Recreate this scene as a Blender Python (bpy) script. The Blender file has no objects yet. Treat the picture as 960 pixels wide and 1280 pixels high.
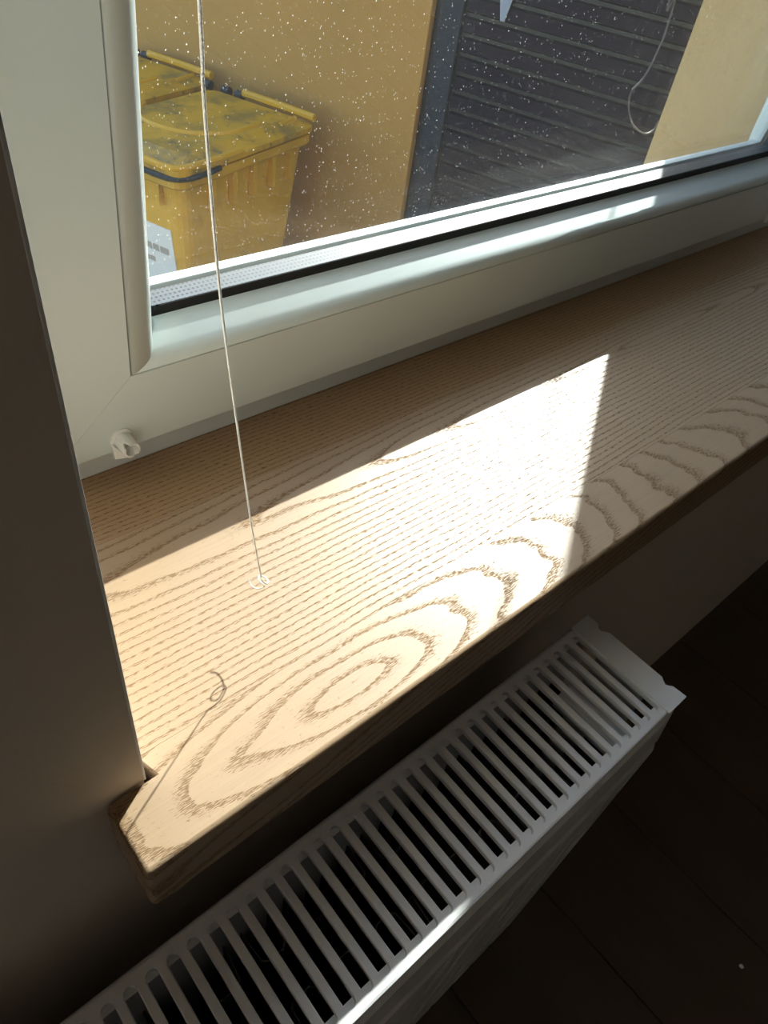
import bpy, bmesh, math, random
from mathutils import Vector, Matrix
random.seed(7)
S = bpy.context.scene
COL = S.collection

# ---------------------------------------------------------------- camera
CAM = Vector((-0.04994, -0.38787, 0.35872))
FPX = 899.5
RM = Matrix(((0.75208732, -0.38542922, 0.53461106),
             (-0.64566279, -0.59363239, 0.48033336),
             (0.13222793, -0.7064311, -0.6953207)))      # columns: right, down, forward
right, down, fwd = RM.col[0], RM.col[1], RM.col[2]
cd = bpy.data.cameras.new('camera')
cam = bpy.data.objects.new('camera', cd); COL.objects.link(cam)
cam.matrix_world = Matrix(((right.x, -down.x, -fwd.x, CAM.x), (right.y, -down.y, -fwd.y, CAM.y),
                           (right.z, -down.z, -fwd.z, CAM.z), (0, 0, 0, 1)))
cd.sensor_fit = 'VERTICAL'; cd.sensor_height = 24.0; cd.lens = 24.0 * FPX / 1280
cd.clip_start = 0.01; cd.clip_end = 200
S.camera = cam

# ---------------------------------------------------------------- light and exposure
SUN = Vector((0.860, 0.511, 0.66)).normalized()
w = bpy.data.worlds.new('sky'); S.world = w; w.use_nodes = True
nt = w.node_tree; nt.nodes.clear()
wo = nt.nodes.new('ShaderNodeOutputWorld'); bg = nt.nodes.new('ShaderNodeBackground')
sk = nt.nodes.new('ShaderNodeTexSky'); sk.sky_type = 'NISHITA'; sk.sun_disc = False
sk.sun_elevation = math.asin(SUN.z); sk.sun_rotation = math.atan2(SUN.x, SUN.y)
bg.inputs['Strength'].default_value = 0.40
nt.links.new(sk.outputs[0], bg.inputs[0]); nt.links.new(bg.outputs[0], wo.inputs[0])
sd = bpy.data.lights.new('sun', 'SUN'); sd.energy = 8.6; sd.angle = math.radians(0.53); sd.color = (1.0, 0.98, 0.955)
so = bpy.data.objects.new('sun', sd); COL.objects.link(so)
so.rotation_euler = SUN.to_track_quat('Z', 'Y').to_euler(); so.location = (3, 2, 4)
S.view_settings.view_transform = 'Standard'; S.view_settings.look = 'None'
S.view_settings.gamma = 1; S.view_settings.use_curve_mapping = False
S.view_settings.exposure = 0.88

# ---------------------------------------------------------------- helpers
def ray(x, y):
    d = right * ((x - 480) / FPX) + down * ((y - 640) / FPX) + fwd
    return d.normalized()
def hit(px, p0, n):
    d = ray(*px); t = (p0 - CAM).dot(n) / d.dot(n); return CAM + d * t
def tag(o, label=None, cat=None, group=None, kind=None):
    for k, v in (('label', label), ('category', cat), ('group', group), ('kind', kind)):
        if v: o[k] = v
    return o
def empty(name, loc=(0, 0, 0)):
    o = bpy.data.objects.new(name, None); o.empty_display_size = .05; COL.objects.link(o); o.location = loc; return o
def link(name, me, mat, parent=None, smooth=False):
    o = bpy.data.objects.new(name, me)
    if mat and not me.materials: me.materials.append(mat)
    COL.objects.link(o)
    if parent:
        o.parent = parent
        p = parent; off = Vector((0, 0, 0))
        while p: off += p.location; p = p.parent
        o.location = -off if parent.type == 'EMPTY' else (0, 0, 0)
    if smooth:
        for f in me.polygons: f.use_smooth = True
    return o
def finish(name, bm, mat, parent=None, smooth=False, bevel=0, seg=2, keep_sharp=None):
    if bevel:
        bmesh.ops.bevel(bm, geom=[e for e in bm.edges], offset=bevel, segments=seg, affect='EDGES', clamp_overlap=True, profile=.5)
    bmesh.ops.recalc_face_normals(bm, faces=bm.faces)
    me = bpy.data.meshes.new(name); bm.to_mesh(me); bm.free()
    o = link(name, me, mat, parent, smooth)
    return o
def bx(bm, x0, x1, y0, y1, z0, z1, M=None):
    vs = [bm.verts.new(Vector((x, y, z)) if M is None else M @ Vector((x, y, z))) for x in (x0, x1) for y in (y0, y1) for z in (z0, z1)]
    for f in ((0, 1, 3, 2), (4, 6, 7, 5), (0, 4, 5, 1), (2, 3, 7, 6), (0, 2, 6, 4), (1, 5, 7, 3)):
        bm.faces.new([vs[i] for i in f])
def box(name, x0, x1, y0, y1, z0, z1, mat, parent=None, bevel=0, M=None, seg=2):
    bm = bmesh.new(); bx(bm, x0, x1, y0, y1, z0, z1, M)
    return finish(name, bm, mat, parent, smooth=False, bevel=bevel, seg=seg)
def prism(bm, pts, d0, d1, f):
    """closed outline pts (a,b) swept from d0 to d1; f(a,b,d)->Vector"""
    A = [bm.verts.new(f(a, b, d0(a, b) if callable(d0) else d0)) for a, b in pts]
    B = [bm.verts.new(f(a, b, d1(a, b) if callable(d1) else d1)) for a, b in pts]
    n = len(pts)
    for i in range(n): bm.faces.new((A[i], A[(i + 1) % n], B[(i + 1) % n], B[i]))
    bm.faces.new(A[::-1]); bm.faces.new(B)
def tube(bm, pts, r, n=8, cap=True):
    pts = [Vector(p) for p in pts]; rings = []
    up = Vector((0.31, .2, .93))
    for i, p in enumerate(pts):
        t = (pts[min(i + 1, len(pts) - 1)] - pts[max(i - 1, 0)]).normalized()
        a = t.cross(up)
        if a.length < .1: a = t.cross(Vector((1, 0, 0)))
        a.normalize(); b = t.cross(a); rr = r[i] if isinstance(r, (list, tuple)) else r
        rings.append([bm.verts.new(p + (a * math.cos(k * 2 * math.pi / n) + b * math.sin(k * 2 * math.pi / n)) * rr) for k in range(n)])
    for A, B in zip(rings, rings[1:]):
        for k in range(n): bm.faces.new((A[k], A[(k + 1) % n], B[(k + 1) % n], B[k]))
    if cap: bm.faces.new(rings[0][::-1]); bm.faces.new(rings[-1])
def smooth_curve(pts, sub=6):
    P = [Vector(p) for p in pts]; out = []
    for i in range(len(P) - 1):
        a, b, c, d = P[max(i - 1, 0)], P[i], P[i + 1], P[min(i + 2, len(P) - 1)]
        for k in range(sub):
            t = k / sub
            out.append(.5 * ((2 * b) + (c - a) * t + (2 * a - 5 * b + 4 * c - d) * t * t + (3 * b - a - 3 * c + d) * t ** 3))
    return out + [P[-1]]

# ---------------------------------------------------------------- materials
def mat_new(name):
    m = bpy.data.materials.new(name); m.use_nodes = True; nt = m.node_tree
    b = nt.nodes['Principled BSDF']; return m, nt, b
class N:
    """tiny node-graph writer"""
    def __init__(s, nt): s.nt = nt
    def node(s, t, **k):
        n = s.nt.nodes.new(t)
        for a, v in k.items(): setattr(n, a, v)
        return n
    def put(s, sock, v):
        if hasattr(v, 'is_output'): s.nt.links.new(v, sock)
        else: sock.default_value = v
    def m(s, op, a, b=0.0, c=None, clamp=False):
        n = s.node('ShaderNodeMath', operation=op, use_clamp=clamp); s.put(n.inputs[0], a); s.put(n.inputs[1], b)
        if c is not None: s.put(n.inputs[2], c)
        return n.outputs[0]
    def noise(s, vec, scale, detail=2, rough=.5, dist=0):
        n = s.node('ShaderNodeTexNoise'); s.put(n.inputs['Vector'], vec); s.put(n.inputs['Scale'], scale)
        n.inputs['Detail'].default_value = detail; n.inputs['Roughness'].default_value = rough; n.inputs['Distortion'].default_value = dist
        return n.outputs['Fac']
    def map(s, vec, scale, loc=(0, 0, 0), rot=(0, 0, 0)):
        n = s.node('ShaderNodeMapping'); s.put(n.inputs['Vector'], vec); n.inputs['Scale'].default_value = scale
        n.inputs['Location'].default_value = loc; n.inputs['Rotation'].default_value = rot; return n.outputs[0]
    def ramp(s, fac, stops):
        n = s.node('ShaderNodeValToRGB'); s.put(n.inputs[0], fac); e = n.color_ramp.elements
        while len(e) < len(stops): e.new(0.5)
        for k, (p, c) in enumerate(stops): e[k].position = p; e[k].color = c if len(c) == 4 else (*c, 1)
        return n.outputs[0]
    def mix(s, fac, a, b, mode='MIX'):
        n = s.node('ShaderNodeMix', data_type='RGBA', blend_type=mode); s.put(n.inputs[0], fac)
        s.put(n.inputs[6], a if hasattr(a, 'is_output') else (*a[:3], 1)); s.put(n.inputs[7], b if hasattr(b, 'is_output') else (*b[:3], 1)); return n.outputs[2]
    def smooth(s, v, lo, hi):
        n = s.node('ShaderNodeMapRange', interpolation_type='SMOOTHSTEP'); s.put(n.inputs[0], v)
        n.inputs[1].default_value = lo; n.inputs[2].default_value = hi; return n.outputs[0]
    def bump(s, h, strength, dist):
        n = s.node('ShaderNodeBump'); s.put(n.inputs['Height'], h); n.inputs['Strength'].default_value = strength; n.inputs['Distance'].default_value = dist
        return n.outputs[0]
    def obj(s): return s.node('ShaderNodeTexCoord').outputs['Object']
    def xyz(s, v):
        n = s.node('ShaderNodeSeparateXYZ'); s.put(n.inputs[0], v); return n.outputs
    def comb(s, x, y, z):
        n = s.node('ShaderNodeCombineXYZ'); s.put(n.inputs[0], x); s.put(n.inputs[1], y); s.put(n.inputs[2], z); return n.outputs[0]
def plain(name, col, rough=.5, metal=0, var=.06, scale=30, bump=0.0, bscale=200, spec=.5):
    m, nt, b = mat_new(name); g = N(nt); o = g.obj()
    f = g.noise(o, scale, 4)
    c = g.mix(f, tuple(x * (1 - var) for x in col), tuple(min(1, x * (1 + var)) for x in col))
    nt.links.new(c, b.inputs['Base Color']); b.inputs['Roughness'].default_value = rough; b.inputs['Metallic'].default_value = metal
    b.inputs['Specular IOR Level'].default_value = spec
    if bump: nt.links.new(g.bump(g.noise(o, bscale, 3), bump, .001), b.inputs['Normal'])
    return m

def oak(name, yc, h0, slope, x0, ring, base, dark, seed=0, thr=.5, rough=.40, warp=.004, poreamt=.65):
    """flat-sawn oak: growth rings r = sqrt((y-yc)^2 + h(x)^2), pore dashes in the early wood"""
    m, nt, b = mat_new(name); g = N(nt); o = g.obj(); X, Y, Z = g.xyz(o)
    wv = g.noise(g.map(o, (4, 14, 14), (seed * 3.1, seed, 0)), 1.0, 3, .55)
    wv = g.m('MULTIPLY', g.m('SUBTRACT', wv, .5), warp * 4)
    w2 = g.m('MULTIPLY', g.m('SUBTRACT', g.noise(g.map(o, (12, 50, 50), (seed, 5, seed)), 1.0, 2, .5), .5), warp * .9)
    h = g.m('ADD', h0, g.m('MULTIPLY', g.m('SUBTRACT', X, x0), slope))
    yy = g.m('SUBTRACT', Y, yc)
    # rings bend down the end and front faces too
    yy = g.m('ADD', yy, 0.0)
    hz = g.m('SUBTRACT', h, Z)
    r = g.m('SQRT', g.m('ADD', g.m('MULTIPLY', yy, yy), g.m('MULTIPLY', hz, hz)))
    r = g.m('ADD', g.m('ADD', r, wv), w2)
    ph = g.m('FRACT', g.m('ADD', g.m('DIVIDE', r, ring), .45))
    band = g.m('SUBTRACT', 1.0, g.smooth(ph, 0.10, 0.55))          # strong just after each ring line, fading
    band = g.m('MULTIPLY', band, g.smooth(ph, 0.0, 0.06))
    pn = g.noise(g.map(o, (230, 1900, 1900), (seed * 7, 0, 0)), 1.0, 1, .5)
    thrn = g.m('SUBTRACT', .70, g.m('MULTIPLY', band, .26))
    pore = g.m('MULTIPLY', g.m('SUBTRACT', pn, thrn), 14, clamp=True)
    fib = g.noise(g.map(o, (14, 900, 900), (0, seed, 0)), 1.0, 3, .6)
    big = g.noise(g.map(o, (2.2, 16, 16), (seed * 2, seed, 0)), 1.0, 2)
    c = g.mix(fib, tuple(x * .80 for x in base), tuple(x * 1.12 for x in base))
    c = g.mix(g.m('MULTIPLY', big, .35), c, tuple(a * .5 + d * .5 for a, d in zip(base, dark)))
    c = g.mix(g.m('MULTIPLY', band, .20), c, tuple(a * .45 + d * .55 for a, d in zip(base, dark)))
    c = g.mix(g.m('MULTIPLY', pore, poreamt), c, dark)
    nt.links.new(c, b.inputs['Base Color'])
    hgt = g.m('SUBTRACT', g.m('MULTIPLY', fib, .25), pore)
    nt.links.new(g.bump(hgt, .5, .0004), b.inputs['Normal'])
    rr = g.m('ADD', rough, g.m('MULTIPLY', pore, .25)); nt.links.new(rr, b.inputs['Roughness'])
    nt.links.new(g.m('SUBTRACT', .5, g.m('MULTIPLY', pore, .45)), b.inputs['Specular IOR Level'])
    return m
OAK = (.43, .30, .185); OAKD = (.17, .095, .045)
M_st1 = oak('oak_back_stave', -.35, .03, .03, 0, .0042, (.40, .255, .14), (.15, .08, .035), 1, warp=.002)
M_st2 = oak('oak_middle_stave', -.095, .012, -.045, .40, .0052, OAK, OAKD, 2, warp=.0028)
M_st3 = oak('oak_front_stave', -.236, .0, .24, .12, .0090, OAK, OAKD, 3, warp=.0075)

M_pvc = plain('white_pvc', (.73, .81, .80), .34, var=.015, scale=6, bump=.05, bscale=700)
M_pvcg = plain('grey_white_pvc', (.62, .65, .64), .5, var=.02)
M_rubber = plain('black_rubber_gasket', (.008, .008, .009), .6)
M_alu = None
m, nt, b = mat_new('perforated_aluminium'); g = N(nt); o = g.obj(); X, Y, Z = g.xyz(o)
hx = g.m('SUBTRACT', g.m('FRACT', g.m('MULTIPLY', X, 300)), .5); hy = g.m('SUBTRACT', g.m('FRACT', g.m('MULTIPLY', Y, 260)), .5)
rd = g.m('SQRT', g.m('ADD', g.m('MULTIPLY', hx, hx), g.m('MULTIPLY', hy, hy)))
nt.links.new(g.mix(g.smooth(rd, .2, .3), (.012, .013, .014), (.085, .095, .105)), b.inputs['Base Color']); b.inputs['Roughness'].default_value = .5; b.inputs['Specular IOR Level'].default_value = .3
M_alu = m
M_rad = plain('white_radiator_enamel', (.80, .80, .80), .28, var=.01, scale=10)
M_fin = plain('convector_steel', (.07, .07, .075), .5, var=.05)
M_cord = plain('white_braided_cord', (.85, .83, .78), .6, var=.08, scale=900, bump=.6, bscale=1500)
M_clip = plain('white_plastic_clip', (.84, .84, .80), .35, var=.01)
M_bead = plain('white_corner_bead', (.88, .88, .86), .5, var=.01)

m, nt, b = mat_new('plaster_wall'); g = N(nt); o = g.obj()
f = g.noise(o, 9, 4); nt.links.new(g.mix(f, (.68, .59, .49), (.74, .65, .55)), b.inputs['Base Color']); b.inputs['Roughness'].default_value = .75
nt.links.new(g.bump(g.m('ADD', g.noise(o, 260, 3), g.m('MULTIPLY', g.noise(o, 60, 2), .6)), .35, .0006), b.inputs['Normal']); M_wall = m
M_ceil = plain('white_ceiling_paint', (.78, .77, .74), .8, var=.02, scale=5)

def stucco(name, col, speck=.5):
    m, nt, b = mat_new(name); g = N(nt); o = g.obj()
    big = g.noise(o, 1.3, 4); fine = g.noise(o, 190, 4, .7)
    c = g.mix(big, tuple(x * .88 for x in col), tuple(x * 1.08 for x in col))
    c = g.mix(g.m('MULTIPLY', g.smooth(fine, .56, .70), speck), c, tuple(x * .45 for x in col))
    nt.links.new(c, b.inputs['Base Color']); b.inputs['Roughness'].default_value = .9
    nt.links.new(g.bump(g.noise(o, 140, 4), .6, .003), b.inputs['Normal']); return m
M_facade = stucco('ochre_render', (.40, .205, .045), .15)
M_reveal = stucco('ochre_reveal_render', (.47, .32, .145), .6)

# glass: clear two-sided pane with Schlick reflection and a film of dust
def glass(name, dust=1.0):
    m, nt, b = mat_new(name); nt.nodes.remove(b); g = N(nt); out = nt.nodes['Material Output']; o = g.obj()
    geo = g.node('ShaderNodeNewGeometry')
    dp = g.node('ShaderNodeVectorMath', operation='DOT_PRODUCT'); nt.links.new(geo.outputs['Incoming'], dp.inputs[0]); nt.links.new(geo.outputs['Normal'], dp.inputs[1])
    c = g.m('ABSOLUTE', dp.outputs['Value'])
    fr = g.m('ADD', .04, g.m('MULTIPLY', g.m('POWER', g.m('SUBTRACT', 1.0, c), 5.0), .96))
    tr = g.node('ShaderNodeBsdfTransparent'); tr.inputs[0].default_value = (.95, .97, .96, 1)
    gl = g.node('ShaderNodeBsdfGlossy'); gl.inputs['Roughness'].default_value = 0.0; gl.inputs[0].default_value = (1, 1, 1, 1)
    mx = g.node('ShaderNodeMixShader'); nt.links.new(fr, mx.inputs[0]); nt.links.new(tr.outputs[0], mx.inputs[1]); nt.links.new(gl.outputs[0], mx.inputs[2])
    last = mx.outputs[0]
    if dust:
        v = g.node('ShaderNodeTexVoronoi', feature='F1'); nt.links.new(g.map(o, (1, 1, 1)), v.inputs['Vector']); v.inputs['Scale'].default_value = 330
        rnd = g.xyz(v.outputs['Color'])[0]
        dot = g.m('MULTIPLY', g.m('LESS_THAN', v.outputs['Distance'], g.m('MULTIPLY', g.m('POWER', rnd, 4.0), .15)), .6)
        v2 = g.node('ShaderNodeTexVoronoi', feature='F1'); nt.links.new(g.map(o, (1, 1, .45), rot=(0, .5, 0)), v2.inputs['Vector']); v2.inputs['Scale'].default_value = 700
        r2 = g.xyz(v2.outputs['Color'])[1]
        lint = g.m('MULTIPLY', g.m('LESS_THAN', v2.outputs['Distance'], g.m('MULTIPLY', g.m('POWER', r2, 5.0), .22)), .35)
        film = g.m('MULTIPLY', g.noise(g.map(o, (3, 3, 5)), 1.0, 4), .014)
        fac = g.m('ADD', g.m('MAXIMUM', dot, lint), film, clamp=True)
        df = g.node('ShaderNodeBsdfDiffuse'); df.inputs[0].default_value = (.75, .73, .68, 1)
        tl = g.node('ShaderNodeBsdfTranslucent'); tl.inputs[0].default_value = (.75, .73, .68, 1)
        dm = g.node('ShaderNodeMixShader'); dm.inputs[0].default_value = .6; nt.links.new(df.outputs[0], dm.inputs[1]); nt.links.new(tl.outputs[0], dm.inputs[2])
        m2 = g.node('ShaderNodeMixShader'); nt.links.new(g.m('MULTIPLY', fac, dust), m2.inputs[0]); nt.links.new(last, m2.inputs[1]); nt.links.new(dm.outputs[0], m2.inputs[2]); last = m2.outputs[0]
    nt.links.new(last, out.inputs[0]); return m
M_glass_in = glass('window_glass_inner', .25)
M_glass_out = glass('window_glass_outer_dusty', 1.0)

# bins
def bin_mat(name, dirt):
    m, nt, b = mat_new(name); g = N(nt); o = g.obj()
    d = g.smooth(g.noise(o, 3.5, 6, .62), .42, .66); d2 = g.smooth(g.noise(o, 14, 5, .7), .60, .66)
    c = g.mix(g.m('MULTIPLY', d, dirt), (.55, .28, .004), (.17, .11, .018)); c = g.mix(g.m('MULTIPLY', d2, dirt * .8), c, (.07, .06, .03))
    nt.links.new(c, b.inputs['Base Color']); b.inputs['Roughness'].default_value = .5; return m
M_bin = bin_mat('yellow_bin_plastic', .25); M_lid = bin_mat('dirty_yellow_lid', .85)
M_lidb = bin_mat('yellow_lid_ridge', .12)
M_black = plain('black_plastic', (.012, .013, .014), .5)
M_paper = plain('pale_sticker', (.62, .60, .56), .6, var=.05)
M_ink = plain('grey_print', (.27, .25, .22), .6)
M_slat = plain('dark_aubergine_slat', (.014, .009, .015), .8, var=.2, spec=.15)
M_slatb = plain('dark_blue_grey_stile', (.026, .028, .036), .8, var=.15, spec=.2)
M_dark = plain('dark_door_panel', (.008, .006, .008), .4)
M_pale = plain('pale_grey_sheet', (.25, .27, .32), .6)
M_metal = plain('painted_outer_sill', (.70, .70, .68), .4, var=.02)
m, nt, b = mat_new('yard_concrete'); g = N(nt); o = g.obj()
nt.links.new(g.mix(g.noise(o, 4, 6), (.22, .20, .18), (.34, .32, .29)), b.inputs['Base Color']); b.inputs['Roughness'].default_value = .9
nt.links.new(g.bump(g.noise(o, 60, 5), .6, .01), b.inputs['Normal']); M_yard = m
def floor_mat(name, k):
    m, nt, b = mat_new(name); g = N(nt); o = g.obj()
    f = g.noise(g.map(o, (90, 5, 5), (k * 3.3, k, 0)), 1.0, 4, .6); f2 = g.noise(g.map(o, (14, 1.6, 3), (k, k * 2, 0)), 1.0, 3)
    c = g.mix(g.m('MULTIPLY', g.m('ADD', f, f2), .5), (.050, .034, .022), (.13, .092, .062))
    nt.links.new(c, b.inputs['Base Color']); b.inputs['Roughness'].default_value = .45
    nt.links.new(g.bump(f, .3, .0005), b.inputs['Normal']); return m
M_floor = [floor_mat('dark_wood_board_%s' % c, i) for i, c in enumerate(('umber', 'brown', 'walnut'))]

# ---------------------------------------------------------------- setting: room shell
WY = -0.2182                 # room face of the window wall
FZ = -0.825                  # floor level
XR = 1.158                   # right inner reveal
ST = 0.0425                  # sill thickness
ZT = 1.25; RX0, RX1, RY0, CZ = -1.6, 2.9, -4.2, 1.75
wf = empty('wall_front', (.6, -.1, FZ)); tag(wf, kind='structure')
bm = bmesh.new()
LX0, LX1, LZ = -1.50, -.50, .30        # out-of-view opening left of the window, added to brighten the room
bx(bm, RX0 - .1, LX0, WY, .10, FZ, CZ); bx(bm, LX1, 0, WY, .10, FZ, CZ); bx(bm, LX0, LX1, WY, .10, FZ, LZ); bx(bm, LX0, LX1, WY, .10, ZT, CZ); bx(bm, XR, RX1 + .1, WY, .10, FZ, CZ)
bx(bm, 0, XR, WY, .10, FZ, -ST); bx(bm, 0, XR, WY, .10, ZT, CZ)
finish('plaster_leaf', bm, M_wall, wf)
bm = bmesh.new(); OX0, OX1, OZ0 = -.03, 1.18, -.13
bx(bm, RX0 - .1, LX0, .10, .275, FZ - 1.7, CZ + .4); bx(bm, LX1, OX0, .10, .275, FZ - 1.7, CZ + .4); bx(bm, LX0, LX1, .10, .275, FZ - 1.7, LZ); bx(bm, LX0, LX1, .10, .275, ZT, CZ + .4); bx(bm, OX1, RX1 + .1, .10, .275, FZ - 1.7, CZ + .4)
bx(bm, OX0, OX1, .10, .275, FZ - 1.7, OZ0); bx(bm, OX0, OX1, .10, .275, ZT, CZ + .4)
finish('rendered_leaf', bm, M_reveal, wf)['label'] = 'ochre rendered outer leaf of the wall'
for nm, a in (('wall_left', (RX0 - .1, RX0, RY0, WY, FZ, CZ)), ('wall_right', (RX1, RX1 + .1, RY0, WY, FZ, CZ)), 
              ('wall_back', (RX0 - .1, RX1 + .1, RY0 - .1, RY0, FZ, CZ)), ('ceiling', (RX0 - .1, RX1 + .1, RY0 - .1, .10, CZ, CZ + .1))):
    tag(box(nm, *a, M_ceil if nm == 'ceiling' else M_wall), kind='structure')
# reveal corner bead: thin white strip down the left corner of the opening
bm = bmesh.new(); bx(bm, .0, .0013, WY - .0003, WY + .03, 0.0005, ZT)
tag(finish('trim_1', bm, M_bead, None, bevel=.0003), kind='structure')

# floor of dark boards
fl = empty('floor', (.6, -2, FZ)); tag(fl, kind='structure')
box('subfloor', RX0, RX1, RY0, WY, FZ - .03, FZ - .009, M_black, fl)
x = .52 - .21 * 10; k = 0
while x < RX1:
    x0, x1 = max(x, RX0) + .0012, min(x + .21, RX1) - .0012
    if x1 > RX0 + .01:
        y = WY; first = random.uniform(.5, 1.2)
        while y > RY0:
            y2 = max(RY0, y - first); first = 1.28
            box('floor_board', x0, x1, y2 + .001, y - .001, FZ - .009, FZ, M_floor[(k * 7 + int(abs(y) * 3)) % 3], fl, bevel=.001, seg=1); y = y2
    x += .21; k += 1

# ---------------------------------------------------------------- window sill of glued oak staves
sill = empty('window_sill', (.57, -.13, -ST)); tag(sill, 'solid oak window sill board, half in bright sun, with projecting end beside the wall corner', 'windowsill')
D = .26; HA = .0209
def stave(y0, y1, mat, horn=False, front=False, back=False):
    xl = 0.0035; xr = XR + .02
    bm = bmesh.new()
    if horn:      # plan outline with the horn past the wall corner and the little gap of the cut-out
        pts = [(xl, y1), (.0075, WY - .0015), (-HA, WY - .0015), (-HA, y0), (XR + HA, y0), (XR + HA, WY - .002), (XR - .002, WY - .002), (XR - .002, y1)]
        pts = pts[::-1]
    else: pts = [(xl, y0), (XR - .001, y0), (XR - .001, y1), (xl, y1)]
    prism(bm, pts, -ST, 0, lambda a, b, d: Vector((a, b, d)))
    if horn:
        bmesh.ops.recalc_face_normals(bm, faces=bm.faces)
        sel = []
        for e in bm.edges:
            a, c = e.verts[0].co, e.verts[1].co
            onfront = abs(a.y - y0) < 1e-5 and abs(c.y - y0) < 1e-5
            onend = abs(a.x + HA) < 1e-5 and abs(c.x + HA) < 1e-5
            if onfront or onend: sel.append(e)
        bmesh.ops.bevel(bm, geom=sel, offset=.0035, segments=4, affect='EDGES', profile=.5, clamp_overlap=True)
    o = finish('stave', bm, mat, sill)
    for f in o.data.polygons: f.use_smooth = abs(f.normal.z) < .99 and f.area < .002 and len(f.vertices) == 4
    return o
stave(-D, -.2055, M_st3, horn=True)
stave(-.2055 + .00015, -.062, M_st2)
stave(-.062 + .00015, .012, M_st1)

# ---------------------------------------------------------------- window
TILT = math.radians(5.70); H1 = .0224; SY = -.010
sn, cs = math.sin(TILT), math.cos(TILT)
def SA(x, u, off=0.0):   # sash coordinates: x, up along the sash, depth outward
    return Vector((x, SY - sn * u + cs * off, H1 + cs * u + sn * off))
win = empty('window_1', (.58, 0.02, 0)); tag(win, kind='structure')
# fixed frame
FT = ZT
def fr(name, pts, d0, d1, f, mat=None, bev=.001):
    bm = bmesh.new(); prism(bm, pts, d0, d1, f); return finish(name, bm, mat or M_pvc, win, bevel=bev, seg=2)
fr('frame_rail', [(0.0, 0), (0.0, .031), (.012, .031), (.014, .026), (.10, .026), (.10, 0.0)], 0.002, XR - .002, lambda a, b, d: Vector((d, a, b)), M_pvcg)
fr('frame_rail', [(0.020, FT - .05), (0.02, FT - .002), (.10, FT - .002), (.10, FT - .05)], 0.002, XR - .002, lambda a, b, d: Vector((d, a, b)))
fr('frame_stile', [(.002, .020), (.028, .020), (.028, .10), (.002, .10)], .0265, FT - .0505, lambda a, b, d: Vector((a, b, d)))
fr('frame_stile', [(XR - .028, .020), (XR - .002, .020), (XR + .018, .10), (XR - .028, .10)], .0265, FT - .0505, lambda a, b, d: Vector((a, b, d)))
# sash: mitred members. profile (v from outer edge inward, off depth)
SX0, SX1, SU0, SU1 = .0454, 1.080, .0, 1.16
seam = .0605
prof = [(0.0, .0008), (.0008, 0.0), (seam - .0004, 0.0), (seam, .0006), (seam + .03, .0006 + .012), (seam + .03, .058), (.030, .058), (.030, .018), (0.0, .018)]
# the sash members stop behind the glazing bead: glass sits in front of a rebate
prof = [(0.0, .0010), (.0010, 0.0), (seam - .0005, 0.0), (seam - .0001, .0010), (seam, .040), (seam + .018, .043), (seam + .018, .058), (.030, .058), (.030, .013), (0.0, .013)]
def member(name, pr, side, mat, parent=win, bev=0, sm=False, x0=SX0, x1=SX1, u0=SU0, u1=SU1, gap=.00012):
    bm = bmesh.new()
    if side == 'bottom': prism(bm, pr, lambda v, o: x0 + v + gap, lambda v, o: x1 - v - gap, lambda v, o, d: SA(d, u0 + v, o))
    if side == 'top': prism(bm, pr, lambda v, o: x0 + v + gap, lambda v, o: x1 - v - gap, lambda v, o, d: SA(d, u1 - v, o))
    if side == 'left': prism(bm, pr, lambda v, o: u0 + v + gap, lambda v, o: u1 - v - gap, lambda v, o, d: SA(x0 + v, d, o))
    if side == 'right': prism(bm, pr, lambda v, o: u0 + v + gap, lambda v, o: u1 - v - gap, lambda v, o, d: SA(x1 - v, d, o))
    o = finish(name, bm, mat, parent)
    if sm:
        for f in o.data.polygons: f.use_smooth = len(f.vertices) == 4
        md = None
    return o
for s_ in ('bottom', 'top'): member('sash_rail', prof, s_, M_pvc)
for s_ in ('left', 'right'): member('sash_stile', prof, s_, M_pvc)
# glazing bead, rounded section
ctl = [(seam + .0006, .0002), (seam + .0025, -.0016), (seam + .0065, -.0030), (seam + .0110, -.0030), (seam + .0145, -.0008), (seam + .0172, .0035), (seam + .0215, .0120), (seam + .0246, .0185), (seam + .0250, .0200), (seam + .0006, .0200)]
import itertools
sc = smooth_curve([(a, b_, 0) for a, b_ in ctl[:-1]], 4)
bead = [(p.x, p.y) for p in sc] + [(ctl[-1][0], ctl[-1][1])]
for s_ in ('bottom', 'top', 'left', 'right'): member('glazing_bead', bead, s_, M_pvc, sm=True)
# black gasket strip between bead and glass
gk = [(seam + .020, .0204), (seam + .0250, .0190), (seam + .0310, .0196), (seam + .0315, .0203), (seam + .0315, .0206), (seam + .020, .0208)]
gks = [(seam + .018, .0204), (seam + .0245, .0196), (seam + .0248, .0206), (seam + .018, .0208)]
for s_ in ('bottom', 'top', 'left', 'right'): member('gasket', gk if s_ in ('bottom', 'top') else gks, s_, M_rubber)
# two panes and the spacer between them
GX0, GX1, GU0, GU1 = SX0 + seam + .012, SX1 - seam - .012, SU0 + seam + .012, SU1 - seam - .012
def pane(off0, off1, mat, lab=None):
    bm = bmesh.new(); vs = [[bm.verts.new(SA(x, u, o)) for x, u in ((GX0, GU0), (GX1, GU0), (GX1, GU1), (GX0, GU1))] for o in (off0, off1)]
    A, B = vs
    for i in range(4): bm.faces.new((A[i], A[(i + 1) % 4], B[(i + 1) % 4], B[i]))
    bm.faces.new(A[::-1]); bm.faces.new(B); o = finish('glass_pane', bm, mat, win)
    return o
pane(.0210, .0248, M_glass_in); pane(.0410, .0448, M_glass_out)
sp = [(.0735, .0251), (.0885, .0251), (.0885, .0407), (.0735, .0407)]
for s_ in ('bottom', 'top', 'left', 'right'): member('spacer_bar', sp, s_, M_alu)
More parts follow.
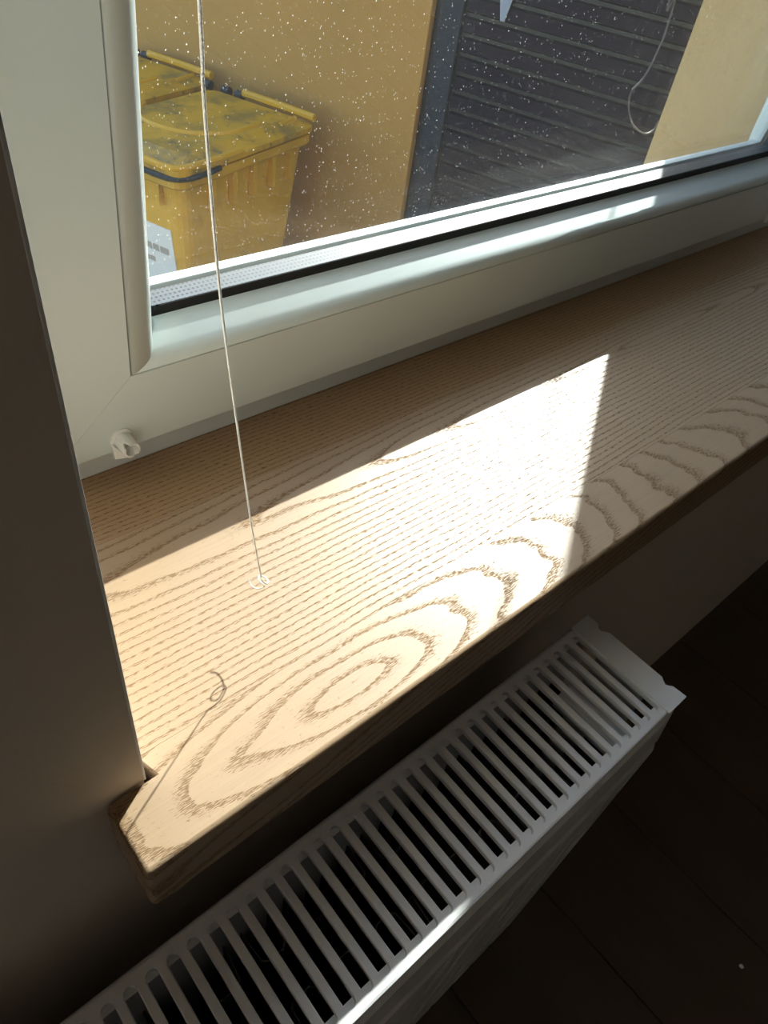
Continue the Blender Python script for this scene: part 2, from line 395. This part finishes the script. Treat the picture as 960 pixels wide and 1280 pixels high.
# outer glazing lip of the sash, which the sun catches below the glass
lip = [(.0790, .0451), (.0888, .0451), (.0892, .0456), (.0892, .0500), (.0870, .0560), (.0790, .058)]
for s_ in ('bottom', 'top', 'left', 'right'): member('outer_glazing_lip', lip, s_, M_pvc)

# round socket clips at the foot of the frame
def clip(name, x, u, flip=1):
    t = empty(name, (x, SY, .022))
    c = Vector((x, SY - .0014, .0330))
    bm = bmesh.new(); n = 24
    def ring(r, y): return [bm.verts.new(c + Vector((r * math.cos(i * 2 * math.pi / n), y, r * math.sin(i * 2 * math.pi / n)))) for i in range(n)]
    R = [ring(.0086, .0), ring(.0086, -.0016), ring(.0072, -.0022), ring(.0066, -.0022)]
    for A, B in zip(R, R[1:]):
        for i in range(n): bm.faces.new((A[i], A[(i + 1) % n], B[(i + 1) % n], B[i]))
    bm.faces.new(R[0]); bm.faces.new(R[-1][::-1]); finish('flange', bm, M_clip, t, smooth=False)
    bm = bmesh.new()                                              # open C-shaped tube
    gaps = range(0, n)
    def notch(i, dd):
        a = 360 * i / n; q = abs((a - 128 + 180) % 360 - 180); q2 = abs((a - 292 + 180) % 360 - 180)
        return -.0150 + (dd if q < 16 else 0) + (dd * .3 if q2 < 12 else 0)
    def rr(r, y): return [bm.verts.new(c + Vector((r * math.cos(i * 2 * math.pi / n), y(i) if callable(y) else y, r * math.sin(i * 2 * math.pi / n)))) for i in range(n)]
    end = lambda i: notch(i, .0045)
    A = rr(.0063, -.0022); B = rr(.0058, end); C_ = rr(.0044, end); D_ = rr(.0044, -.005)
    for P, Q in ((A, B), (B, C_), (C_, D_)):
        for i in range(n): bm.faces.new((P[i], P[(i + 1) % n], Q[(i + 1) % n], Q[i]))
    bm.faces.new(D_)
    finish('socket', bm, M_clip, t, smooth=False)
    bm = bmesh.new()                                              # wedge-shaped release tab
    pts = [(-.0084, .0005), (-.0080, -.0120), (-.0066, -.0118), (-.0010, -.0062), (-.0045, -.0035)]
    prism(bm, pts, lambda a, b_: -.0135 if b_ > -.007 and a > -.005 else -.0045, -.0006, lambda a, b_, d: c + Vector((a, d, b_)))
    finish('tab', bm, M_clip, t, bevel=.0003)
    return t
tag(clip('cord_clip', .0955, .009), 'small white round plastic clip on the frame, near the left end of the sill', 'clip')
tag(clip('cord_clip', 1.034, .009), 'small white plastic clip on the frame at the far right end of the sill', 'clip')

# ---------------------------------------------------------------- blind cord
px = [(325, 725), (323, 705), (318.5, 680), (311, 635), (296, 507), (292.7, 496), (283, 433), (277.5, 380), (268.6, 300), (261, 211), (254, 112), (249, 0)]
P = [hit(p, Vector((0, -.1697, 0)), Vector((0, 1, 0))) for p in px]
top = P[-1] + (P[-1] - P[-3]) * 3.5
line = [P[0]] + P[2:4] + [P[6], P[8], P[10], P[11], top]
base = P[0]
curl = [Vector(v) for v in ((.0990, -.1597, .0312), (.0985, -.1632, .0290), (.0998, -.1680, .0297), (.1020, -.1712, .0332), (.1008, -.1720, .0368), (.0998, -.1690, .0385),
        (.1022, -.1662, .0380), (.1052, -.1672, .0355), (.1054, -.1705, .0350), (.1025, -.1728, .0372), (.1003, -.1717, .0407), (.1002, -.1700, .0450))]
line = line[1:]
cordpts = smooth_curve(curl + line, 8)
bm = bmesh.new(); tube(bm, cordpts, [.00045 + .0009 * max(0, p.z - .1) for p in cordpts], 7)
tag(finish('pull_cord', bm, M_cord, None, smooth=True), 'thin white pull cord hanging before the window, end curled above the sill', 'cord')

# ---------------------------------------------------------------- radiator
RZ = -.117; RXR = .3833; RXL = -.5
rad = empty('radiator', (-.05, -.305, FZ)); tag(rad, 'white panel radiator with slotted top grille, below the oak sill', 'radiator')
YB, YF = -.2561, -.3542; YS0, YS1 = -.2625, -.3485
GXL, GXR = RXL + .024, .3600
PITCH = .0129; SW = .0074; TH = .0012
xs = []; x = .3545
while x > GXL + .008: xs.append(x); x -= PITCH
def rail(yedge, yslot, sgn):
    """flat sheet strip with half-round slot ends, lip folded down at the outer edge"""
    bm = bmesh.new(); r = SW / 2; sx = sorted(xs); inner = []
    ye = yslot - sgn * r          # centre of the slot ends
    yb = ye
    inner.append((GXL, yb))
    for c in sx:
        for i in range(9):
            a = math.pi * i / 8; inner.append((c - r * math.cos(a), yb + sgn * r * math.sin(a)))
    inner.append((GXR, yb))
    prev = None; K = []
    for (x_, y_) in inner:
        K.append((bm.verts.new((x_, y_, RZ)), bm.verts.new((x_, yedge - sgn * .0018, RZ)), bm.verts.new((x_, yedge - sgn * .0005, RZ - .0005)), bm.verts.new((x_, yedge, RZ - .0018)), bm.verts.new((x_, yedge, RZ - .016)), bm.verts.new((x_, y_, RZ - .0042))))
    for A, B in zip(K, K[1:]):
        for i in range(4):
            if (A[i].co - B[i].co).length > 1e-7: bm.faces.new((A[i], B[i], B[i + 1], A[i + 1]))
        bm.faces.new((A[0], A[5], B[5], B[0]))
    bmesh.ops.remove_doubles(bm, verts=bm.verts, dist=1e-7)
    return finish('grille_rail', bm, M_rad, rad)
rail(YF, YS1, -1); rail(YB, YS0, 1)
# one bar between neighbouring slots: arched top, edges turned down
bw = PITCH - SW; yA, yB = YS1 + SW / 2, YS0 - SW / 2
bm = bmesh.new(); sec = [(-bw / 2, -.0046), (-bw / 2, -.0006), (-bw / 2 + .0007, 0), (bw / 2 - .0007, 0), (bw / 2, -.0006), (bw / 2, -.0046)]
prism(bm, sec, yA, yB, lambda a, b_, d: Vector((a, d, RZ + b_)))
bmesh.ops.recalc_face_normals(bm, faces=bm.faces); bar_me = bpy.data.meshes.new('grille_bar'); bm.to_mesh(bar_me); bm.free()
for c in xs[:-1]:
    o = link('grille_bar', bar_me, M_rad, rad); o.location = o.location + Vector((c - PITCH / 2, 0, 0))
# ends of the grille sheet
box('grille_end_strip', xs[0] + SW / 2, GXR, yA, yB, RZ - .0046, RZ, M_rad, rad); box('grille_end_strip', GXL, xs[-1] - SW / 2, yA, yB, RZ - .0046, RZ, M_rad, rad)
# side caps with notched outer edge
def cap(sx):
    out = [(.3600, -.2552), (.3828, -.2552), (.3831, -.2653), (.3812, -.2680), (.3786, -.2700), (.3788, -.2730), (.3820, -.2765), (.3833, -.2790), (.3836, -.3320), (.3812, -.3350), (.3794, -.3380), (.3810, -.3405), (.3835, -.3425), (.3845, -.3552), (.3600, -.3552)]
    f = lambda v: v if sx > 0 else (RXL + RXR) - v
    bm = bmesh.new(); prism(bm, out, RZ - .0002, RZ + .0016, lambda a, b_, d: Vector((f(a), b_, d)))
    bmesh.ops.recalc_face_normals(bm, faces=bm.faces)
    x0, x1 = sorted((f(.3818), f(.3830)))
    bx(bm, x0, x1, -.3300, -.2800, RZ - .56, RZ); bx(bm, x0, x1, -.2650, -.2560, RZ - .56, RZ); bx(bm, x0, x1, -.3540, -.3430, RZ - .56, RZ)
    return finish('end_cap', bm, M_rad, rad)
cap(1); cap(-1)
# front panel with vertical pressed channels, and flat back panel
PB = RZ - .57
def panel(yface, sgn, name, mat=M_rad):
    bm = bmesh.new(); zt, zb = RZ - .004, PB; rows = [(zt, 0, .0), (zt - .005, .0035, 0), (zt - .032, .0070, 0), (zt - .034, -.006, 0), (zt - .043, -.006, 0), (zt - .045, .0088, 0), (zt - .050, .0092, .3), (zt - .060, .0092, 1), (zb + .046, .0092, 1), (zb + .040, .0085, 0), (zb + .004, .005, 0), (zb, 0, 0)]
    cols = []; x = RXR - .010; p = .0333
    cols.append((x, 0))
    x -= .012
    while x > RXL + .03:
        cols += [(x, 0), (x - .0022, 1), (x - .0088, 1), (x - .0110, 0)]; x -= p
    cols.append((RXL + .010, 0))
    G = [[bm.verts.new((cx, yface + sgn * (off * (.45 if cx in (cols[0][0], cols[-1][0]) else 1) - .011 * ch * k), z)) for cx, ch in cols] for z, off, k in rows]
    for A, B in zip(G, G[1:]):
        for i in range(len(A) - 1): bm.faces.new((A[i], A[i + 1], B[i + 1], B[i]))
    G2 = [[bm.verts.new((cx, yface - sgn * .010, z)) for cx in (cols[0][0], cols[-1][0])] for z in (zt, zb)]
    bm.faces.new((G2[0][0], G2[0][1], G2[1][1], G2[1][0]))
    for (a, b_) in ((G[0][0], G2[0][0]), (G[0][-1], G2[0][1])): pass
    bm.faces.new([G2[0][0]] + [v for v in G[0]] + [G2[0][1]]); bm.faces.new([G2[1][0]] + [v for v in G[-1]] + [G2[1][1]])
    bm.faces.new([r[0] for r in G] + [G2[1][0], G2[0][0]]); bm.faces.new([r[-1] for r in G] + [G2[1][1], G2[0][1]])
    return finish(name, bm, mat, rad)
panel(YF + .0006, -1, 'front_panel'); panel(YB - .0006, 1, 'back_panel')
# convector fins between the panels (each a folded U of steel)
fm = bmesh.new(); wv = .011
for ysgn, y0, y1 in ((1, YB - .012, YB - .036), (-1, YF + .012, YF + .036)):
    sec = [(-wv, y0), (-wv + .002, y1 - (y1 - y0) * .1), (-wv + .005, y1), (wv - .005, y1), (wv - .002, y1 - (y1 - y0) * .1), (wv, y0)]
    z0, z1 = PB + .05, RZ - .045
    A = [fm.verts.new((a, b_, z1)) for a, b_ in sec]; B = [fm.verts.new((a, b_, z0)) for a, b_ in sec]
    A2 = [fm.verts.new((a * .92, b_ + (y0 - y1) * .04, z1)) for a, b_ in sec]; B2 = [fm.verts.new((a * .92, b_ + (y0 - y1) * .04, z0)) for a, b_ in sec]
    for i in range(5):
        fm.faces.new((A[i], A[i + 1], B[i + 1], B[i])); fm.faces.new((A2[i + 1], A2[i], B2[i], B2[i + 1])); fm.faces.new((A[i], A2[i], A2[i + 1], A[i + 1]))
bmesh.ops.recalc_face_normals(fm, faces=fm.faces); fin_me = bpy.data.meshes.new('convector_fin'); fm.to_mesh(fin_me); fm.free()
x = RXR - .05
while x > RXL + .05:
    o = link('convector_fin', fin_me, M_fin, rad); o.location = o.location + Vector((x, 0, 0)); x -= .0333
# water connection boss near the far end, seen through the last slots
bm = bmesh.new(); tube(bm, [(.325, -.286, RZ - .030), (.325, -.348, RZ - .030)], .013, 16); finish('connection_boss', bm, M_rad, rad, smooth=False)
for xa in (-.42, .25):
    box('wall_bracket', xa, xa + .03, YB - .02, WY, RZ - .42, RZ - .38, M_rad, rad)
    bm = bmesh.new(); bx(bm, xa, xa + .03, YF + .02, YB, PB - .001, PB + .02); bx(bm, xa + .005, xa + .025, -.32, -.29, FZ, PB + .01); finish('foot', bm, M_rad, rad)

# crumb on the floor
c = hit((927, 1208), Vector((0, 0, FZ + .002)), Vector((0, 0, 1)))
bm = bmesh.new(); bmesh.ops.create_icosphere(bm, subdivisions=2, radius=.0035)
for v in bm.verts: v.co *= random.uniform(.75, 1.15); v.co.z *= .6
bmesh.ops.translate(bm, verts=bm.verts, vec=(c.x, c.y, FZ + .0018))
tag(finish('plaster_crumb', bm, M_bead), 'tiny pale crumb lying on the dark floor', 'crumb')

# ---------------------------------------------------------------- outside: yard, building, bins
GZ = -2.5
tag(box('ground', -6, 16, .28, 22, GZ - .1, GZ, M_yard), kind='structure')
# outer sill board of this window
tag(box('trim_2', OX0 + .002, OX1 - .002, .105, .31, OZ0 - .012, OZ0 + .004, M_metal, bevel=.002), kind='structure')

A0 = Vector((3.2507, 3.8526, -1.2)); uB = Vector((-.262, .965, 0)).normalized(); uD = Vector((-.945, -.327, 0)).normalized()
uD = Vector((-uB.y, uB.x, 0))       # square to the back edge, towards the front
uD = Matrix.Rotation(math.radians(4), 3, 'Z') @ uD
uB = Matrix.Rotation(math.radians(4), 3, 'Z') @ uB
uD = Vector((-uB.y, uB.x, 0))
def make_bin(name, A, label, W_=.90, D_=1.36, H_=1.30, withsticker=True):
    t = empty(name, (A.x, A.y, GZ))
    O = Vector((A.x, A.y, GZ)); F = lambda d, b_, z: O + uD * d + uB * b_ + Vector((0, 0, z))
    def loft(bm, rows, n_c=5):
        rings = []
        for d0, d1, b0, b1, z, r in rows:
            ring = []
            for cx, cy, a0 in ((d1 - r, b1 - r, 0), (d0 + r, b1 - r, 90), (d0 + r, b0 + r, 180), (d1 - r, b0 + r, 270)):
                for k in range(n_c):
                    a = math.radians(a0 + 90 * k / (n_c - 1)); ring.append(bm.verts.new(F(cx + r * math.cos(a), cy + r * math.sin(a), z)))
            rings.append(ring)
        for P_, Q_ in zip(rings, rings[1:]):
            for k in range(len(P_)): bm.faces.new((P_[k], P_[(k + 1) % len(P_)], Q_[(k + 1) % len(P_)], Q_[k]))
        bm.faces.new(rings[0][::-1]); bm.faces.new(rings[-1])
    hb = H_ - .16
    bm = bmesh.new(); loft(bm, [(.16, D_ - .16, .13, W_ - .13, .12, .08), (.06, D_ - .06, .05, W_ - .05, hb - .08, .08), (.05, D_ - .05, .04, W_ - .04, hb, .08)]); finish('body', bm, M_bin, t)
    bm = bmesh.new(); loft(bm, [(.02, D_ - .02, .012, W_ - .012, hb - .01, .08), (.0, D_, 0, W_, hb + .005, .09), (.0, D_, 0, W_, hb + .055, .09), (.02, D_ - .02, .02, W_ - .02, hb + .06, .08)]); finish('rim', bm, M_bin, t)
    # dark gap, then the lid
    bm = bmesh.new(); loft(bm, [(.03, D_ - .03, .03, W_ - .03, hb + .06, .07), (.03, D_ - .03, .03, W_ - .03, hb + .075, .07)]); finish('lid_seal', bm, M_black, t)
    bm = bmesh.new(); loft(bm, [(-.01, D_ + .01, -.01, W_ + .01, hb + .072, .09), (-.01, D_ + .01, -.01, W_ + .01, hb + .105, .09), (.05, D_ - .06, .05, W_ - .05, hb + .125, .08), (.12, D_ - .14, .10, W_ - .10, hb + .150, .10)]); finish('lid', bm, M_lid, t)
    # raised ridge at the back, arch on the lid, front lip
    bm = bmesh.new(); tube(bm, [F(.015, .0, hb + .15), F(.015, .27, hb + .155), F(.015, .60, hb + .155)], .026, 8); finish('lid_handle', bm, M_lidb, t)
    bm = bmesh.new(); tube(bm, smooth_curve([F(.42, .16, hb + .142), F(.72, .16, hb + .146), F(.92, .30, hb + .146), F(.98, .5, hb + .146), F(.92, .72, hb + .146), F(.72, .86, hb + .142)], 5), .024, 8); finish('lid_rib', bm, M_lidb, t)
    bm = bmesh.new(); tube(bm, [F(.10, .10, hb + .138), F(.3, .085, hb + .135)], .018, 8); finish('lid_rib', bm, M_lidb, t)
    bm = bmesh.new(); tube(bm, smooth_curve([F(D_ - .55, -.0, hb + .11), F(D_ - .2, .0, hb + .115), F(D_ - .02, .06, hb + .11), F(D_ - .0, .3, hb + .12), F(D_ + .02, .6, hb + .12), F(D_, W_ - .1, hb + .11)], 5), .022, 8); finish('lid_lip', bm, M_lidb, t)
    for b_ in (.66, .78, .95):
        bm = bmesh.new(); tube(bm, [F(-.02, b_ - .03, hb + .12), F(-.02, b_ + .03, hb + .12)], .032, 10); finish('hinge', bm, M_black, t)
    # vertical ribs under the rim on the side
    for d in (.25, .45, .65, .85, 1.05):
        bm = bmesh.new(); prism(bm, [(d - .02, hb), (d + .02, hb), (d + .014, hb - .2), (d - .014, hb - .2)], .03, .075, lambda a, b_, e: F(a, e - .02, b_)); finish('side_rib', bm, M_bin, t)
    for b_ in (.2, .5, .8):
        bm = bmesh.new(); prism(bm, [(b_ - .02, hb), (b_ + .02, hb), (b_ + .014, hb - .14), (b_ - .014, hb - .14)], D_ - .075, D_ - .02, lambda a, b2, e: F(e, a, b2)); finish('front_rib', bm, M_bin, t)
    # black scuffed edge at the front corner
    bm = bmesh.new(); tube(bm, smooth_curve([F(D_ - .34, -.012, hb + .062), F(D_ - .1, -.012, hb + .062), F(D_ + .008, .08, hb + .062), F(D_ + .012, .35, hb + .062), F(D_ + .01, .7, hb + .062)], 5), .017, 8); finish('scuffed_edge', bm, M_black, t)
    for d in (.28, D_ - .28):
        for b_ in (.2, W_ - .2):
            bm = bmesh.new(); tube(bm, [F(d - .02, b_, .09), F(d + .02, b_, .09)], .09, 14); finish('wheel', bm, M_black, t)
    if withsticker:
        # paper notice on the front face, with lines of print
        z0, z1 = hb - .72, hb - .30
        def G(b_, z, e): 
            s_ = (z - .12) / (hb - .2); dd = (D_ - .16) + (.10) * s_
            return F(dd + e, b_, z)
        bm = bmesh.new(); vs = [bm.verts.new(G(b_, z, e)) for e in (-.004, .006) for b_, z in ((.17, z0), (.62, z0), (.62, z1), (.17, z1))]
        for f in ((0, 1, 2, 3), (7, 6, 5, 4), (0, 4, 5, 1), (1, 5, 6, 2), (2, 6, 7, 3), (3, 7, 4, 0)): bm.faces.new([vs[i] for i in f])
        st = finish('sticker', bm, M_paper, t); st['label'] = 'pale paper notice with grey print'
        for (b0, b1, z, h) in ((.42, .58, z1 - .06, .03), (.21, .58, z1 - .16, .045), (.34, .58, z1 - .25, .035)):
            b2 = b0; bm = bmesh.new()
            while b2 < b1:
                wd = random.uniform(.03, .075)
                vs = [bm.verts.new(G(q, z_, .0075)) for q, z_ in ((b2, z - h / 2), (min(b2 + wd, b1), z - h / 2), (min(b2 + wd, b1), z + h / 2), (b2, z + h / 2))]
                bm.faces.new(vs); b2 += wd + .008
            tag(finish('print', bm, M_ink, st), kind='stuff')
    return t
tag(make_bin('waste_container', A0, ''), 'yellow wheeled waste container with dirty scuffed lid and paper notice, nearest the window', 'bin', 'yellow waste containers outside')
A1 = hit((266, 92), A0, Vector((0, 0, 1)))
tag(make_bin('waste_container', A1, '', withsticker=False), 'yellow waste container standing behind the nearer one, half cut off by the frame', 'bin', 'yellow waste containers outside')

# neighbouring building: ochre facade and a dark slatted door in it
uF = Vector((-.31, .95, 0)).normalized(); nF = Vector((-uF.y, uF.x, 0))   # nF points to the camera side
P0 = A0 - nF * .28 * (1 if nF.dot(CAM - A0) > 0 else -1)
nF = nF if nF.dot(CAM - P0) > 0 else -nF
e1 = hit((526, 100), P0, nF)          # visible corner of the facade
s1 = (e1 - P0).dot(uF)
bld = empty('building', (e1.x, e1.y, GZ)); tag(bld, 'ochre rendered building across the yard with a dark slatted door', 'building')
def Q(s, d, z): return Vector((P0.x, P0.y, 0)) + uF * s + nF * d + Vector((0, 0, z))
def bq(name, s0, s1_, d0, d1, z0, z1, mat, parent=bld, bev=0):
    bm = bmesh.new(); vs = [bm.verts.new(Q(s, d, z)) for s in (s0, s1_) for d in (d0, d1) for z in (z0, z1)]
    for f in ((0, 1, 3, 2), (4, 6, 7, 5), (0, 4, 5, 1), (2, 3, 7, 6), (0, 2, 6, 4), (1, 5, 7, 3)): bm.faces.new([vs[i] for i in f])
    return finish(name, bm, mat, parent, bevel=bev)
DW = 2.3
for px_ in ((538, 0), (880, 0)):
    q_ = hit(px_, P0, nF); print('facade', px_, q_, (q_ - P0).dot(uF) - s1)
HT = .95
bq('wall', s1, s1 + 9, -.4, 0, GZ, HT, M_facade)
bq('wall', s1 - DW - .25, s1 - DW, -.4, 0, GZ, HT, M_facade)
bq('wall', s1 - DW, s1, -.4, 0, .6, HT, M_facade)
dr = bq('door', s1 - DW, s1, -.14, -.06, GZ, .6, M_dark)
bq('door_stile', s1 - .20, s1 - .06, -.06, -.02, GZ, .6, M_slatb, dr)
z = GZ + .04
while z < .55:
    bm = bmesh.new(); prism(bm, [(-.06, z), (-.02, z + .012), (-.035, z + .075), (-.06, z + .085)], s1 - DW + .02, s1 - .22, lambda a, b_, d: Q(d, a, b_)); finish('slat', bm, M_slat, dr); z += .105
e2 = hit((628, 24), P0 - nF * .014, nF); s2 = (e2 - P0).dot(uF)
bm = bmesh.new(); prism(bm, [(s2 + .10, e2.z + .34), (s2 - .09, e2.z + .34), (s2 - .015, e2.z - .01), (s2 + .012, e2.z - .01)], -.018, -.010, lambda a, b_, d: Q(a, d, b_)); finish('torn_sheet', bm, M_pale, dr)['label'] = 'pale pointed torn sheet'

# loose cable loop hanging outside
pl = Vector((0, .33, 0)); lp = [(858, -60), (845, 0), (832, 40), (812, 85), (793, 115), (786, 140), (792, 158), (806, 168), (818, 163), (830, 150), (850, 100), (880, 20), (905, -60)]
lp = [(858, -60), (845, -5), (828, 50), (806, 95), (789, 115), (786, 138), (792, 157), (805, 167), (816, 163), (823, 152)]
pts = [hit(p, pl, Vector((0, 1, 0))) for p in lp]
bm = bmesh.new(); tube(bm, smooth_curve([pts[0] + Vector((.05, 0, .8))] + pts + [pts[-1] + Vector((.02, 0, .05)), pts[-1] + Vector((.10, -.02, .8))], 6), .0016, 6)
M_cab = plain('grey_cable', (.06, .06, .065), .5)
tag(finish('cable', bm, M_cab, None, smooth=True), 'thin grey cable hanging in a loop outside the glass, before the dark door', 'cable')
